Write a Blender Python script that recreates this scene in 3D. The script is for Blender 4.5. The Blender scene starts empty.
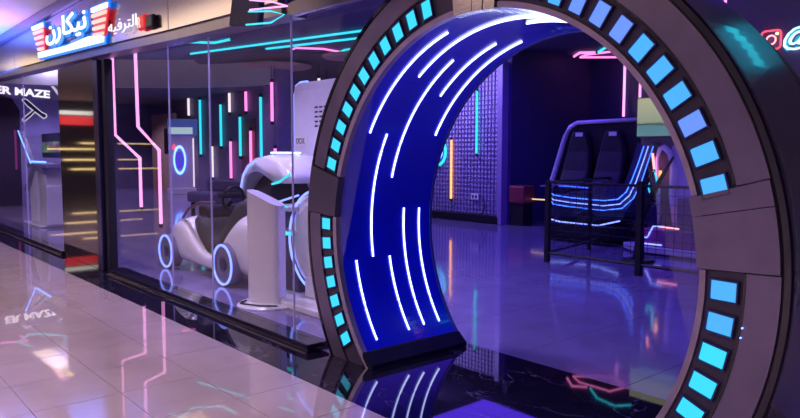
import bpy, bmesh, math, random
from mathutils import Vector, Matrix
random.seed(7)
PI = math.pi
S = bpy.context.scene
C = S.collection

# ------------------------------------------------------------------ camera, world, exposure
H = 1.6
cam_d = bpy.data.cameras.new('camera'); cam = bpy.data.objects.new('camera', cam_d); C.objects.link(cam)
cam_d.sensor_width = 36; cam_d.lens = 36*688.16/800; cam_d.clip_start = .05; cam_d.clip_end = 200
yaw, pitch, roll = math.radians(49.2406), math.radians(4.566), math.radians(.105)
fw = Vector((-math.sin(yaw)*math.cos(pitch), math.cos(yaw)*math.cos(pitch), -math.sin(pitch)))
rt = Vector((math.cos(yaw), math.sin(yaw), 0)); up = rt.cross(fw)
r2 = rt*math.cos(roll)+up*math.sin(roll); u2 = -rt*math.sin(roll)+up*math.cos(roll)
m = Matrix((r2, u2, -fw)).transposed().to_4x4(); m.translation = (0, 0, H)
cam.matrix_world = m
S.camera = cam
w = bpy.data.worlds.new('world'); S.world = w; w.use_nodes = True
w.node_tree.nodes['Background'].inputs[0].default_value = (.10, .07, .30, 1)
w.node_tree.nodes['Background'].inputs[1].default_value = .12
S.view_settings.view_transform = 'Standard'; S.view_settings.look = 'None'
S.view_settings.gamma = 1; S.view_settings.exposure = 0; S.view_settings.use_curve_mapping = False

def area(name, loc, size, power, col, rot=(0, 0, 0), sy=None, spread=None):
    d = bpy.data.lights.new(name, 'AREA'); d.energy = power; d.color = col; d.size = size
    if sy: d.shape = 'RECTANGLE'; d.size_y = sy
    if spread: d.spread = spread
    o = bpy.data.objects.new(name, d); C.objects.link(o); o.location = loc; o.rotation_euler = rot
    return o
# mall corridor: soft pinkish white ceiling light
def downlight(loc, power, col, r=.07, ang=130):
    d = bpy.data.lights.new('downlight', 'SPOT'); d.energy = power; d.color = col; d.shadow_soft_size = r; d.spot_size = math.radians(ang); d.spot_blend = .6
    o = bpy.data.objects.new('downlight', d); C.objects.link(o); o.location = loc
for x_ in (1.0, -1.6, -4.2, -6.8, -9.4, -12.0, -14.6, -17.2):
    for y_ in (-.6, -3.2): downlight((x_, y_, 3.75), 235, (1, .78, .86), r=.09)
area('mall_cove_blue_light', (-14.5, 1.9, 3.1), 2.0, 190, (.07, .20, 1), rot=(PI, 0, 0))
area('mall_cove_pink_light', (-13.0, 2.2, 3.2), 1.2, 22, (1, .35, .8), rot=(PI, 0, 0))
# arcade ceiling washes, deep blue near the portal and more violet behind the shop window
area('arcade_blue_light', (-4.5, 6.8, 3.85), 3.2, 95, (.12, .04, 1))
area('arcade_blue_light', (-8.5, 9.6, 3.85), 3.2, 115, (.11, .04, 1))
area('arcade_blue_light', (-2.6, 11.0, 3.85), 2.4, 44, (.12, .05, 1))
area('grid_wall_fill_light', (-11.6, 10.4, 3.8), 1.2, 120, (.44, .34, 1), rot=(math.radians(38), 0, 0))  # added fill lamp that brightens the grid wall, no fixture known there
for x_, y_, p_ in ((-5.9, 3.7, 150), (-7.6, 3.6, 260), (-9.3, 3.7, 190), (-8.4, 5.6, 130), (-11.5, 4.6, 110), (-13.8, 4.4, 110), (-16.2, 4.4, 160), (-18.6, 4.6, 160), (-21.3, 4.6, 230), (-21.6, 6.0, 230)):
    downlight((x_, y_, 3.9), p_, (.62, .50, 1))
for x_, y_, p_ in ((-15.5, 7.0, 110), (-18.5, 8.6, 110), (-21.5, 10.6, 130), (-24.2, 9.6, 210), (-27.5, 9.2, 330), (-30.0, 10.2, 260)):
    downlight((x_, y_, 3.9), p_, (.66, .48, 1))

# ------------------------------------------------------------------ materials
MATS = {}
def mat(name, col, rough=.5, metal=0, coat=0, noise=0, nscale=8, emis=None, es=0, spec=.5, bump=0, bscale=40, stretch=None):
    if name in MATS: return MATS[name]
    mt = bpy.data.materials.new(name); mt.use_nodes = True; nt = mt.node_tree; b = nt.nodes['Principled BSDF']
    b.inputs['Base Color'].default_value = (*col, 1); b.inputs['Roughness'].default_value = rough
    b.inputs['Metallic'].default_value = metal; b.inputs['Coat Weight'].default_value = coat
    b.inputs['Coat Roughness'].default_value = .04
    b.inputs['Specular IOR Level'].default_value = spec
    tc = nt.nodes.new('ShaderNodeTexCoord'); src = tc.outputs['Object']
    if stretch:
        mp = nt.nodes.new('ShaderNodeMapping'); mp.inputs['Scale'].default_value = stretch
        nt.links.new(src, mp.inputs[0]); src = mp.outputs[0]
    if noise:
        n = nt.nodes.new('ShaderNodeTexNoise'); n.inputs['Scale'].default_value = nscale; n.inputs['Detail'].default_value = 5
        nt.links.new(src, n.inputs['Vector'])
        r = nt.nodes.new('ShaderNodeValToRGB')
        r.color_ramp.elements[0].position = .3; r.color_ramp.elements[1].position = .7
        r.color_ramp.elements[0].color = (*[c*(1-noise) for c in col], 1)
        r.color_ramp.elements[1].color = (*[min(1, c*(1+noise)) for c in col], 1)
        nt.links.new(n.outputs[0], r.inputs[0]); nt.links.new(r.outputs[0], b.inputs['Base Color'])
    if bump:
        n2 = nt.nodes.new('ShaderNodeTexNoise'); n2.inputs['Scale'].default_value = bscale; n2.inputs['Detail'].default_value = 3
        nt.links.new(src, n2.inputs['Vector'])
        bp = nt.nodes.new('ShaderNodeBump'); bp.inputs['Strength'].default_value = bump; bp.inputs['Distance'].default_value = .01
        nt.links.new(n2.outputs[0], bp.inputs['Height']); nt.links.new(bp.outputs[0], b.inputs['Normal'])
    if emis:
        b.inputs['Emission Color'].default_value = (*emis, 1); b.inputs['Emission Strength'].default_value = es
    MATS[name] = mt; return mt
def glow(name, col, s): return mat(name, (.02, .02, .02), .4, emis=col, es=s)

face = mat('brushed gunmetal', (.205, .17, .285), .34, .75, noise=.10, nscale=6, stretch=(1, 1, 1), bump=.05, bscale=90)
face2 = mat('bevel metal', (.38, .31, .44), .34, .8, noise=.12, nscale=10)
dark = mat('dark recess plastic', (.055, .04, .09), .4, .1, noise=.1)
glossblk = mat('gloss black trim', (.012, .010, .03), .10, .0, coat=.6, noise=.1)
shellm = mat('smoked outer shell', (.20, .17, .32), .24, .5, coat=.3, noise=.2, nscale=2)
tunnel = mat('blue gloss laminate', (.004, .012, .85), .22, 0, coat=.55, noise=.06, nscale=3)
blk = mat('matt black metal', (.014, .012, .022), .45, .3, noise=.1)
blk2 = mat('black upholstery', (.014, .012, .02), .6, noise=.3, nscale=14, bump=.2)
white = mat('white gloss shell', (.78, .76, .82), .22, 0, coat=.5, noise=.02)
whitem = mat('white satin panel', (.72, .70, .78), .4, 0, noise=.03)
lilac = mat('lilac board', (.60, .52, .80), .5, noise=.08, nscale=3)
navy = mat('navy painted wall', (.045, .035, .16), .7, noise=.15, nscale=2)
purplew = mat('dusky violet wall', (.20, .17, .30), .65, noise=.12, nscale=1.5)
ceilm = mat('violet grey ceiling', (.10, .085, .19), .7, noise=.08, nscale=1)
grey = mat('grey bulkhead paint', (.50, .52, .50), .6, noise=.05)
mallc = mat('white ceiling paint', (.45, .44, .46), .5, noise=.02)
steel = mat('satin steel', (.6, .58, .6), .25, 1, noise=.05)
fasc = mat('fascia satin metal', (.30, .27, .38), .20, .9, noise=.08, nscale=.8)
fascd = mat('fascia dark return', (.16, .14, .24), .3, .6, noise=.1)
wood = mat('tan veneer', (.50, .33, .22), .5, noise=.18, nscale=5, stretch=(4, 4, .4))
tan = mat('tan cap paint', (.55, .38, .30), .5, noise=.05)
silver = mat('plate aluminium', (.72, .66, .66), .2, .95, noise=.15, nscale=14, stretch=(1, 1, 6))
grout = mat('grout', (.16, .13, .16), .7, noise=.2)

def floor_mat(name, col, rough, veins=False, coat=0, var=.06, bump=0):
    mt = mat(name, col, rough, 0, coat=coat); nt = mt.node_tree; b = nt.nodes['Principled BSDF']
    g = nt.nodes.new('ShaderNodeNewGeometry')
    n = nt.nodes.new('ShaderNodeTexNoise'); n.inputs['Scale'].default_value = 2.2; n.inputs['Detail'].default_value = 6
    nt.links.new(g.outputs['Position'], n.inputs['Vector'])
    r = nt.nodes.new('ShaderNodeValToRGB')
    r.color_ramp.elements[0].position = .3; r.color_ramp.elements[1].position = .72
    r.color_ramp.elements[0].color = (*[c*(1-var) for c in col], 1); r.color_ramp.elements[1].color = (*[c*(1+var) for c in col], 1)
    nt.links.new(n.outputs[0], r.inputs[0]); out = r.outputs[0]
    if veins:
        for sc_, wd, cc, seed in ((1.3, .005, (.22, .20, .36), 0), (3.2, .0035, (.12, .11, .22), 9)):
            mp = nt.nodes.new('ShaderNodeMapping'); mp.inputs['Location'].default_value = (seed, seed, 0)
            mp.inputs['Rotation'].default_value = (0, 0, .6); mp.inputs['Scale'].default_value = (1, 2.1, 1)
            nt.links.new(g.outputs['Position'], mp.inputs[0])
            v = nt.nodes.new('ShaderNodeTexNoise'); v.inputs['Scale'].default_value = sc_; v.inputs['Detail'].default_value = 7; v.inputs['Distortion'].default_value = 1.0
            nt.links.new(mp.outputs[0], v.inputs['Vector'])
            s = nt.nodes.new('ShaderNodeMath'); s.operation = 'SUBTRACT'; s.inputs[1].default_value = .5; nt.links.new(v.outputs[0], s.inputs[0])
            a = nt.nodes.new('ShaderNodeMath'); a.operation = 'ABSOLUTE'; nt.links.new(s.outputs[0], a.inputs[0])
            l = nt.nodes.new('ShaderNodeMapRange'); l.inputs[1].default_value = 0; l.inputs[2].default_value = wd; l.inputs[3].default_value = 1; l.inputs[4].default_value = 0
            nt.links.new(a.outputs[0], l.inputs[0])
            v2 = nt.nodes.new('ShaderNodeTexNoise'); v2.inputs['Scale'].default_value = 1.7; nt.links.new(g.outputs['Position'], v2.inputs['Vector'])
            l2 = nt.nodes.new('ShaderNodeMapRange'); l2.inputs[1].default_value = .45; l2.inputs[2].default_value = .62; nt.links.new(v2.outputs[0], l2.inputs[0])
            mu = nt.nodes.new('ShaderNodeMath'); mu.operation = 'MULTIPLY'; nt.links.new(l.outputs[0], mu.inputs[0]); nt.links.new(l2.outputs[0], mu.inputs[1])
            mx = nt.nodes.new('ShaderNodeMix'); mx.data_type = 'RGBA'; nt.links.new(mu.outputs[0], mx.inputs[0])
            nt.links.new(out, mx.inputs[6]); mx.inputs[7].default_value = (*cc, 1); out = mx.outputs[2]
    nt.links.new(out, b.inputs['Base Color'])
    if bump:
        n3 = nt.nodes.new('ShaderNodeTexNoise'); n3.inputs['Scale'].default_value = 5; nt.links.new(g.outputs['Position'], n3.inputs['Vector'])
        bp = nt.nodes.new('ShaderNodeBump'); bp.inputs['Strength'].default_value = bump; bp.inputs['Distance'].default_value = .02
        nt.links.new(n3.outputs[0], bp.inputs['Height']); nt.links.new(bp.outputs[0], b.inputs['Normal'])
    return mt
tilem = floor_mat('polished rose beige porcelain', (.50, .39, .44), .22, coat=1.0, var=.10)
tilem.node_tree.nodes['Principled BSDF'].inputs['Coat Roughness'].default_value = .012; tilem.node_tree.nodes['Principled BSDF'].inputs['Coat IOR'].default_value = 1.75
marble = floor_mat('black veined marble', (.008, .006, .018), .025, veins=True, coat=0, var=.3)
itile = floor_mat('grey arcade tile', (.22, .18, .36), .09, coat=.2, var=.12, bump=.07)

def glass_mat(name, tint, refl):
    mt = bpy.data.materials.new(name); mt.use_nodes = True; nt = mt.node_tree; nt.nodes.clear()
    o = nt.nodes.new('ShaderNodeOutputMaterial'); t = nt.nodes.new('ShaderNodeBsdfTransparent'); t.inputs[0].default_value = (*tint, 1)
    g = nt.nodes.new('ShaderNodeBsdfGlossy'); g.inputs['Roughness'].default_value = .0; g.inputs[0].default_value = (1, 1, 1, 1)
    f = nt.nodes.new('ShaderNodeFresnel'); f.inputs[0].default_value = 1.5
    gm = nt.nodes.new('ShaderNodeNewGeometry'); ior = nt.nodes.new('ShaderNodeMapRange')
    ior.inputs[3].default_value = 1.5; ior.inputs[4].default_value = 1/1.5; nt.links.new(gm.outputs['Backfacing'], ior.inputs[0]); nt.links.new(ior.outputs[0], f.inputs[0])
    mlt = nt.nodes.new('ShaderNodeMath'); mlt.operation = 'MULTIPLY'; mlt.inputs[1].default_value = refl
    mx = nt.nodes.new('ShaderNodeMixShader'); nt.links.new(f.outputs[0], mlt.inputs[0]); nt.links.new(mlt.outputs[0], mx.inputs[0])
    nt.links.new(t.outputs[0], mx.inputs[1]); nt.links.new(g.outputs[0], mx.inputs[2]); nt.links.new(mx.outputs[0], o.inputs[0])
    return mt
glass = glass_mat('shopfront glass', (.97, .97, .985), .55)

nblue = glow('neon blue', (.10, .22, 1), 6)
nbluem = glow('neon blue soft', (.04, .14, 1), 3.2)
nbluew = glow('neon blue white', (.20, .28, 1), 2.3)
narc = glow('arc strip white blue', (.50, .56, 1), 4.2)
ncyan = glow('neon cyan', (.03, .70, .85), 1.35)
npink = glow('neon pink', (1, .22, .62), 1.8)
npinkw = glow('neon pink white', (1, .36, .78), 1.7)
nwhite = glow('neon warm white', (1, .84, .88), 1.2)
norange = glow('neon orange', (1, .42, .14), 2.0)
nred = glow('neon red', (1, .06, .10), 2.4)
LEDM = [glow('led cyan', (.03, .66, .95), 1.15), glow('led sky', (.06, .42, .98), 1.1), glow('led lavender', (.14, .30, 1), 1.05)]
signw = glow('sign white', (.78, .93, 1), 1.5)
signb = glow('sign halo blue', (.0, .22, 1), 1.0)
signr = glow('sign red', (.9, .01, .02), .8)
signc = glow('sign cream', (1, .70, .58), 1.0)
warm = glow('warm cove', (1, .74, .40), 5)

# ------------------------------------------------------------------ helpers
def tag(o, label=None, cat=None, group=None, kind=None):
    if label: o['label'] = label
    if cat: o['category'] = cat
    if group: o['group'] = group
    if kind: o['kind'] = kind
    return o
def thing(name, label, cat, loc=(0, 0, 0), rz=0, group=None):
    o = bpy.data.objects.new(name, None); C.objects.link(o); o.location = loc; o.rotation_euler = (0, 0, rz)
    o.empty_display_size = .1
    return tag(o, label, cat, group)
def obj(name, bm, m, parent=None, smooth=False, bevel=0, loc=None):
    """link bm as one mesh; geometry is given in world space unless the parent has its own frame"""
    me = bpy.data.meshes.new(name); bmesh.ops.recalc_face_normals(bm, faces=bm.faces[:]); bm.to_mesh(me); bm.free()
    me.materials.append(m); o = bpy.data.objects.new(name, me); C.objects.link(o)
    if smooth:
        for p in me.polygons: p.use_smooth = True
    if parent: o.parent = parent
    if bevel:
        b = o.modifiers.new('bevel', 'BEVEL'); b.width = bevel; b.segments = 2; b.limit_method = 'ANGLE'
    if loc: o.location = loc
    return o
def B(): return bmesh.new()
def box(bm, x0, x1, y0, y1, z0, z1, M=None):
    vs = [bm.verts.new((x, y, z)) for z in (z0, z1) for x, y in ((x0, y0), (x1, y0), (x1, y1), (x0, y1))]
    for f in ((3, 2, 1, 0), (4, 5, 6, 7), (0, 1, 5, 4), (1, 2, 6, 5), (2, 3, 7, 6), (3, 0, 4, 7)): bm.faces.new([vs[i] for i in f])
    if M is not None:
        for v in vs: v.co = M @ v.co
    return bm
def tube(bm, pts, r, n=8, closed=False):
    pts = [Vector(p) for p in pts]; rings = []
    N = len(pts)
    for i, p in enumerate(pts):
        if closed: a, b = pts[i-1], pts[(i+1) % N]
        else: a, b = pts[max(i-1, 0)], pts[min(i+1, N-1)]
        t = (b-a).normalized()
        ref = Vector((0, 0, 1)) if abs(t.z) < .9 else Vector((0, 1, 0))
        u = t.cross(ref).normalized(); v = u.cross(t)
        rr = r[i] if isinstance(r, (list, tuple)) else r
        rings.append([bm.verts.new(p+rr*(u*math.cos(2*PI*k/n)+v*math.sin(2*PI*k/n))) for k in range(n)])
    K = N if closed else N-1
    for i in range(K):
        A, Bq = rings[i], rings[(i+1) % N]
        for k in range(n): bm.faces.new((A[k], A[(k+1) % n], Bq[(k+1) % n], Bq[k]))
    if not closed: bm.faces.new(rings[0][::-1]); bm.faces.new(rings[-1])
    return bm
def prism(bm, pts, y0, y1, plane='xz'):
    """extrude 2D polygon between two values of the third axis"""
    def P(a, b, c): return {'xz': (a, c, b), 'xy': (a, b, c), 'yz': (c, a, b)}[plane]
    A = [bm.verts.new(P(a, b, y0)) for a, b in pts]; D = [bm.verts.new(P(a, b, y1)) for a, b in pts]
    n = len(pts)
    for i in range(n): bm.faces.new((A[i], A[(i+1) % n], D[(i+1) % n], D[i]))
    f1 = bm.faces.new(A[::-1]); f2 = bm.faces.new(D)
    if n > 4: bmesh.ops.triangulate(bm, faces=[f1, f2])
    return bm
def lathe(bm, prof, c, n=40, axis='z'):
    """closed profile of (r, h) turned about an axis through c"""
    rings = []
    for k in range(n):
        a = 2*PI*k/n; R = []
        for r, h in prof:
            if axis == 'z': R.append(bm.verts.new((c[0]+r*math.cos(a), c[1]+r*math.sin(a), c[2]+h)))
            else: R.append(bm.verts.new((c[0]+r*math.cos(a), c[1]+h, c[2]+r*math.sin(a))))
        rings.append(R)
    m_ = len(prof)
    for k in range(n):
        A, D = rings[k], rings[(k+1) % n]
        for i in range(m_):
            j = (i+1) % m_
            if prof[i][0] < 1e-6 and prof[j][0] < 1e-6: continue
            try: bm.faces.new((A[i], A[j], D[j], D[i]))
            except ValueError: pass
    bmesh.ops.remove_doubles(bm, verts=bm.verts[:], dist=1e-5)
    bmesh.ops.dissolve_degenerate(bm, edges=bm.edges[:], dist=1e-5)
    return bm
def loft(bm, secs, cap=True):
    R = [[bm.verts.new(p) for p in s] for s in secs]; n = len(R[0])
    for A, D in zip(R, R[1:]):
        for k in range(n): bm.faces.new((A[k], A[(k+1) % n], D[(k+1) % n], D[k]))
    if cap: bm.faces.new(R[0][::-1]); bm.faces.new(R[-1])
    return bm
def copy_tree(o, parent=None):
    c = o.copy(); C.objects.link(c)
    if parent: c.parent = parent
    for ch in list(o.children): copy_tree(ch, c)
    return c

# ================================================================== STRUCTURE
XL, XR = -25.6, 1.6          # shopfront extent
GY = 3.12                     # glass plane
CX, CZ, D0 = -2.9266, 1.0262, 3.1047   # portal axis and front plane
RI, RL, RO = 1.4432, 1.5622, 1.8446

fl = obj('floor', box(box(B(), -34, 6, -7, GY, -.12, -.006), -34, 6, GY, 15.6, -.12, -.0061), grout); tag(fl, kind='structure')
T = .55
tm = None
def tile_mesh(name, sx, sy, m, gap=.004, z=0):
    bm = box(B(), gap/2, sx-gap/2, gap/2, sy-gap/2, -.006, z)
    me = bpy.data.meshes.new(name); bm.to_mesh(me); bm.free(); me.materials.append(m); return me
def lay(name, me, x, y):
    o = bpy.data.objects.new(name, me); C.objects.link(o); o.parent = fl; o.location = (x, y, random.uniform(-.0006, 0))
    return o
me = tile_mesh('tile', T*1.1, T*.98, tilem, gap=.006)
for j in range(5):
    for i in range(26):
        lay('tile', me, -1.0-.605*(i+1)-(.0 if j % 2 else 0.0), 2.60-.539*(j+1))
me = tile_mesh('marble_slab', .9, .52, marble, gap=.0015)
for i in range(29): lay('marble_slab', me, XL+.9*i-.15, 2.60)
# threshold slabs under and behind the portal
me = tile_mesh('marble_slab', .9, 1.06, marble, gap=.0015)
for i in range(4): lay('marble_slab', me, -4.5+.9*i, 3.12)
me = tile_mesh('tile', 1.0, 1.0, itile, gap=.005)
for j in range(8):
    for i in range(16):
        x, y = -14.5+i*1.0, 4.18+j*1.0
        lay('tile', me, x, y)
me = tile_mesh('tile', 1.0, 1.06, itile, gap=.005)
for i in range(21): lay('tile', me, -25.5+i*1.0, 3.12)
# big unseen or far remainder of the arcade floor
o = obj('floor', box(B(), -34, -14.5, 4.18, 15.5, -.006, 0), itile); tag(o, kind='structure')
o = obj('floor', box(B(), -14.5, 2.2, 12.18, 15.5, -.006, 0), itile); tag(o, kind='structure')
o = obj('floor', box(box(B(), -34, 6, -7, 2.60-.539*5, -.006, 0), -34, -1.0-.605*26, 2.60-.539*5, 2.60, -.006, 0), tilem); tag(o, kind='structure')
# walls
for nm, a, mt_ in (('wall_back', (-33, -12.75, 12.7, 12.9, 0, 4.0), purplew), ('wall_back', (-10.2, 3, 15.2, 15.4, 0, 4.0), navy),
              ('wall_back', (-10.35, -10.2, 12.1, 15.2, 0, 4.0), navy), ('wall_left', (-33.2, -33, 3.2, 12.9, 0, 4.0), purplew),
              ('wall_right', (2.2, 2.4, 3.2, 15.4, 0, 4.0), navy), ('wall_front', (-34, 6, -7.2, -7, 0, 3.8), whitem)):
    o = obj(nm, box(B(), *a), mt_); tag(o, kind='structure')
o = obj('wall_left', box(B(), -23.75, -23.6, 3.25, 6.75, 0, 3.97), mat('poster wall', (.30, .27, .50), .5, noise=.1)); tag(o, kind='structure')
o = obj('ceiling', box(B(), -34, 2.4, 3.4, 15.4, 3.97, 4.1), ceilm); tag(o, kind='structure')
o = obj('ceiling', box(B(), -34, 6, -7, 2.95, 3.8, 3.92), mallc); tag(o, kind='structure')
# curved grey bulkhead, dark soffit disc
bm = B(); secs = []
for k in range(31):
    a = math.radians(108+k*70/30); c_, s_ = math.cos(a), math.sin(a)
    secs.append([(-13+r*c_, 3+r*s_, z) for r, z in ((5.9, 3.28), (5.9, 3.97), (6.1, 3.97), (6.1, 3.28))])
o = obj('trim_1', loft(bm, secs), grey, smooth=False); tag(o, kind='structure')
o = obj('trim_2', lathe(B(), [(0, -.12), (2.3, -.12), (2.4, -.07), (2.4, 0), (0, 0)], (-15.4, 9.6, 3.969), 48), mat('dark soffit', (.06, .05, .10), .6)); tag(o, kind='structure')
# kerb along the glass + thin steel edge
KERB = [(XL, -11.63), (-9.45, -4.60), (-1.28, XR)]
k = thing('window_kerb', 'low gloss black kerb that carries the shopfront glass', 'kerb')
for a, b in KERB:
    obj('kerb_rail', box(B(), a, b, 2.985, 3.20, 0, .065), glossblk, k, bevel=.006)
    obj('steel_edge', box(B(), a, b, 2.955, 2.972, 0, .006), steel, k)

# ------------------------------------------------------------------ fascia above the glass
def fz(x): return 2.955-.031*(x+12)-(0.02 if x > -8 else 0)
fa = thing('shop_fascia', 'long satin metal fascia band over the shop glass, carrying the lit signs', 'fascia')
xs = [-25.6, -23.2, -20.9, -18.6, -16.3, -14.0, -11.7, -9.4, -7.1, -4.9]
def arc_z(x, r, top=True):
    d = r*r-(x-CX)**2
    return CZ+math.sqrt(max(d, 0))
for a, b in zip(xs, xs[1:]):
    bm = B(); g = .006
    prism(bm, [(a+g, fz(a)+.10), (b-g, fz(b)+.10), (b-g, 3.80), (a+g, 3.795)], 2.93, 3.0)
    obj('panel', bm, fasc, fa, bevel=.004)
    bm = B(); prism(bm, [(a, fz(a)), (b, fz(b)), (b, fz(b)+.10), (a, fz(a)+.10)], 2.96, 3.2)
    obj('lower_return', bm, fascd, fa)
# panels around the ring head: cut by the arc
for sgn in (-1, 1):
    pts = []
    x0 = -4.9 if sgn < 0 else -.95
    arcx = [CX+sgn*1.87*math.cos(math.radians(t)) for t in range(62, 91, 4)]
    zz = [arc_z(x, 1.87) for x in arcx]
    zb = fz(-4.9) if sgn < 0 else 2.70
    poly = [(x0, zb), (CX+sgn*math.sqrt(1.87**2-(zb-CZ)**2), zb)] + [(x, z) for x, z in zip(arcx, zz) if z > zb] + [(CX, 3.795), (x0, 3.795)]
    obj('panel', prism(B(), poly, 3.02, 3.09), fasc, fa)
    xr = CX+sgn*math.sqrt(1.87**2-(zb-CZ)**2)
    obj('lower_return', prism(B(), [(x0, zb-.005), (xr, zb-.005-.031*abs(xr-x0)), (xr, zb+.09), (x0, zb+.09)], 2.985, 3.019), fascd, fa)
obj('panel', box(B(), -.95, XR, 3.02, 3.09, 2.7, 3.795), fasc, fa)
# upper moulding where fascia meets mall ceiling
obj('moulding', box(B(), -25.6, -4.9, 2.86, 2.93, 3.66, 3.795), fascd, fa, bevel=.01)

# ------------------------------------------------------------------ glazing
def pane(n, x0, x1, arc=0, z0=.065):
    w_ = thing('window_%d' % n, None, None); w_['kind'] = 'structure'
    bm = B()
    if not arc: prism(bm, [(x0, z0), (x1, z0), (x1, fz(x1)), (x0, fz(x0))], GY, GY+.012)
    else:
        s = arc; R = 1.86
        pts = [(x0, z0)]
        zt = fz(-4.9) if s < 0 else 2.7
        a0 = math.asin((z0-CZ)/R); a1 = math.asin((zt-CZ)/R)
        for k in range(25):
            t = a0+(a1-a0)*k/24; pts.append((CX+s*R*math.cos(t), CZ+R*math.sin(t)))
        pts.append((x0, zt)); prism(bm, pts, GY, GY+.012)
    obj('glass_pane', bm, glass, w_)
    return w_
W = [(-9.45, -7.60), (-7.60, -6.58), (-6.58, -5.02)]
pane(1, -25.6, -14.35); pane(2, -14.35, -11.62)
for i, (a, b) in enumerate(W): pane(3+i, a, b)
pane(6, -5.02, 0, arc=-1); pane(7, XR, 0, arc=1)
# silicone seams
for x in (-14.35, -7.60, -6.58, -5.02):
    o = obj('trim_3', box(B(), x-.004, x+.004, GY-.002, GY+.014, .065, fz(x)), mat('glass edge', (.45, .42, .7), .2, emis=(.35, .3, .9), es=.10)); tag(o, kind='structure')
# dark gloss pilaster and post
o = thing('glass_clad_pilaster', 'wide dark mirror-gloss pilaster between the two shop windows, under the fascia sign', 'pillar')
obj('gloss_panel', box(B(), -11.62, -9.92, 3.02, 3.10, .0, 2.885), mat('black mirror glass', (.02, .018, .025), .07, coat=1), o, bevel=.004)
obj('core', box(B(), -11.60, -9.94, 3.101, 3.13, .0, 2.88), navy, o)
o = thing('door_post', 'dark blue metal post at the right edge of the gloss pilaster', 'post')
obj('upright', box(B(), -9.88, -9.68, 3.0, 3.16, .0, 2.85), mat('deep blue metal', (.03, .03, .14), .25, .6), o, bevel=.01)
obj('upright', box(B(), -9.66, -9.54, 3.05, 3.16, .0, 2.85), blk, o, bevel=.01)

# ================================================================== PORTAL RING
ring = thing('portal_ring', 'huge round gunmetal entrance portal lined with cyan light tiles and a blue glowing tunnel', 'entrance portal')
def clip(bm):
    bmesh.ops.bisect_plane(bm, geom=bm.verts[:]+bm.edges[:]+bm.faces[:], plane_co=(0, 0, .001), plane_no=(0, 0, 1), clear_inner=True)
    return bm
def sector(prof, a0, a1, step=1.5, cap=True):
    """prof: closed list of (r, y)"""
    bm = B(); n = max(2, int(abs(a1-a0)/step)); secs = []
    for k in range(n+1):
        a = math.radians(a0+(a1-a0)*k/n)
        secs.append([(CX+r*math.cos(a), y, CZ+r*math.sin(a)) for r, y in prof])
    loft(bm, secs, cap); return clip(bm)
def sq(r0, r1, y0, y1): return [(r0, y0), (r1, y0), (r1, y1), (r0, y1)]
SECT = [(17.2-2.0, 82.7), (96.3, 164.3), (176.6, 230), (-50, 1.9)]
for a0, a1 in SECT:
    g = .12
    obj('outer_face_panel', sector([(1.652, D0), (1.800, D0), (1.800, D0+.05), (1.652, D0+.05)], a0+g, a1-g), face, ring)
    obj('inner_bevel', sector([(1.4432, D0+.004), (1.476, D0-.004), (1.476, D0+.05), (1.4432, D0+.05)], a0+g, a1-g), face2, ring)
    obj('light_track', sector([(1.476, D0+.012), (1.652, D0+.012), (1.652, D0+.06), (1.476, D0+.06)], a0+g, a1-g), dark, ring)
    obj('track_lip', sector([(1.646, D0-.003), (1.656, D0-.003), (1.656, D0+.02), (1.646, D0+.02)], a0+g, a1-g), glossblk, ring)
# solid plates between the lit runs (raised slightly, with radial joints)
for a0, a1 in ((2.0, 11.4), (11.5, 15.1)):
    obj('joint_plate', sector(sq(1.436, 1.800, D0-.012, D0+.05), a0+.03, a1-.05), face, ring)
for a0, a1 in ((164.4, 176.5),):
    obj('joint_plate', sector(sq(1.436, 1.815, D0-.016, D0+.05), a0+.05, a1-.05), mat('dark grey plate', (.12, .10, .17), .3, .6), ring)  # darker solid plate on the left of the ring
for a0, a1 in ((82.9, 86.4), (86.7, 90.0), (90.1, 96.1)):
    obj('joint_plate', sector(sq(1.430, 1.66, D0-.016, D0+.05), a0+.05, a1-.05), silver, ring)
    obj('joint_plate', sector(sq(1.662, 1.800, D0-.012, D0+.05), a0+.05, a1-.05), face, ring)
# outer rim, gloss edge and outer shell
obj('rim_groove', sector(sq(1.800, 1.812, D0+.012, D0+.06), -50, 230), blk, ring)
obj('outer_rim', sector([(1.812, D0+.0), (1.838, D0+.0), (1.8446, D0+.012), (1.8446, D0+.05), (1.812, D0+.05)], -50, 230), glossblk, ring, smooth=False)
for a0, a1 in ((-50, -2), (-2, 40), (40, 88), (88, 134), (134, 180), (180, 230)):
    obj('outer_shell', sector(sq(1.825, 1.845, D0+.05, 3.76), a0+.06, a1-.06), shellm, ring)
obj('rear_shell', sector(sq(1.70, 1.72, 3.72, 4.1), -50, 230), blk, ring)
obj('rear_flange', sector(sq(1.432, 1.78, 4.07, 4.105), -50, 230), blk, ring)
# tunnel lining in panels
for a0, a1 in ((-50, 10), (10, 50), (50, 90), (90, 130), (130, 190.4), (190.4, 230)):
    obj('tunnel_panel', sector([(1.4432, D0+.05), (1.424, 4.10), (1.440, 4.10), (1.458, D0+.05)], a0+.02, a1-.02), tunnel, ring, smooth=False)
obj('tunnel_edge', sector(sq(1.418, 1.434, 4.085, 4.11), -50, 230), mat('blue grey edge', (.05, .06, .35), .3), ring)
for sx in (-1, 1):
    x = CX+sx*1.005
    obj('skirting', prism(B(), [(x-.02*sx, 0), (x-.02*sx, .035), (x+.07*sx, .11), (x+.10*sx, .11), (x+.10*sx, 0)], D0-.0, 4.11), mat('skirting navy', (.006, .006, .03), .7, spec=.15), ring)
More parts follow.
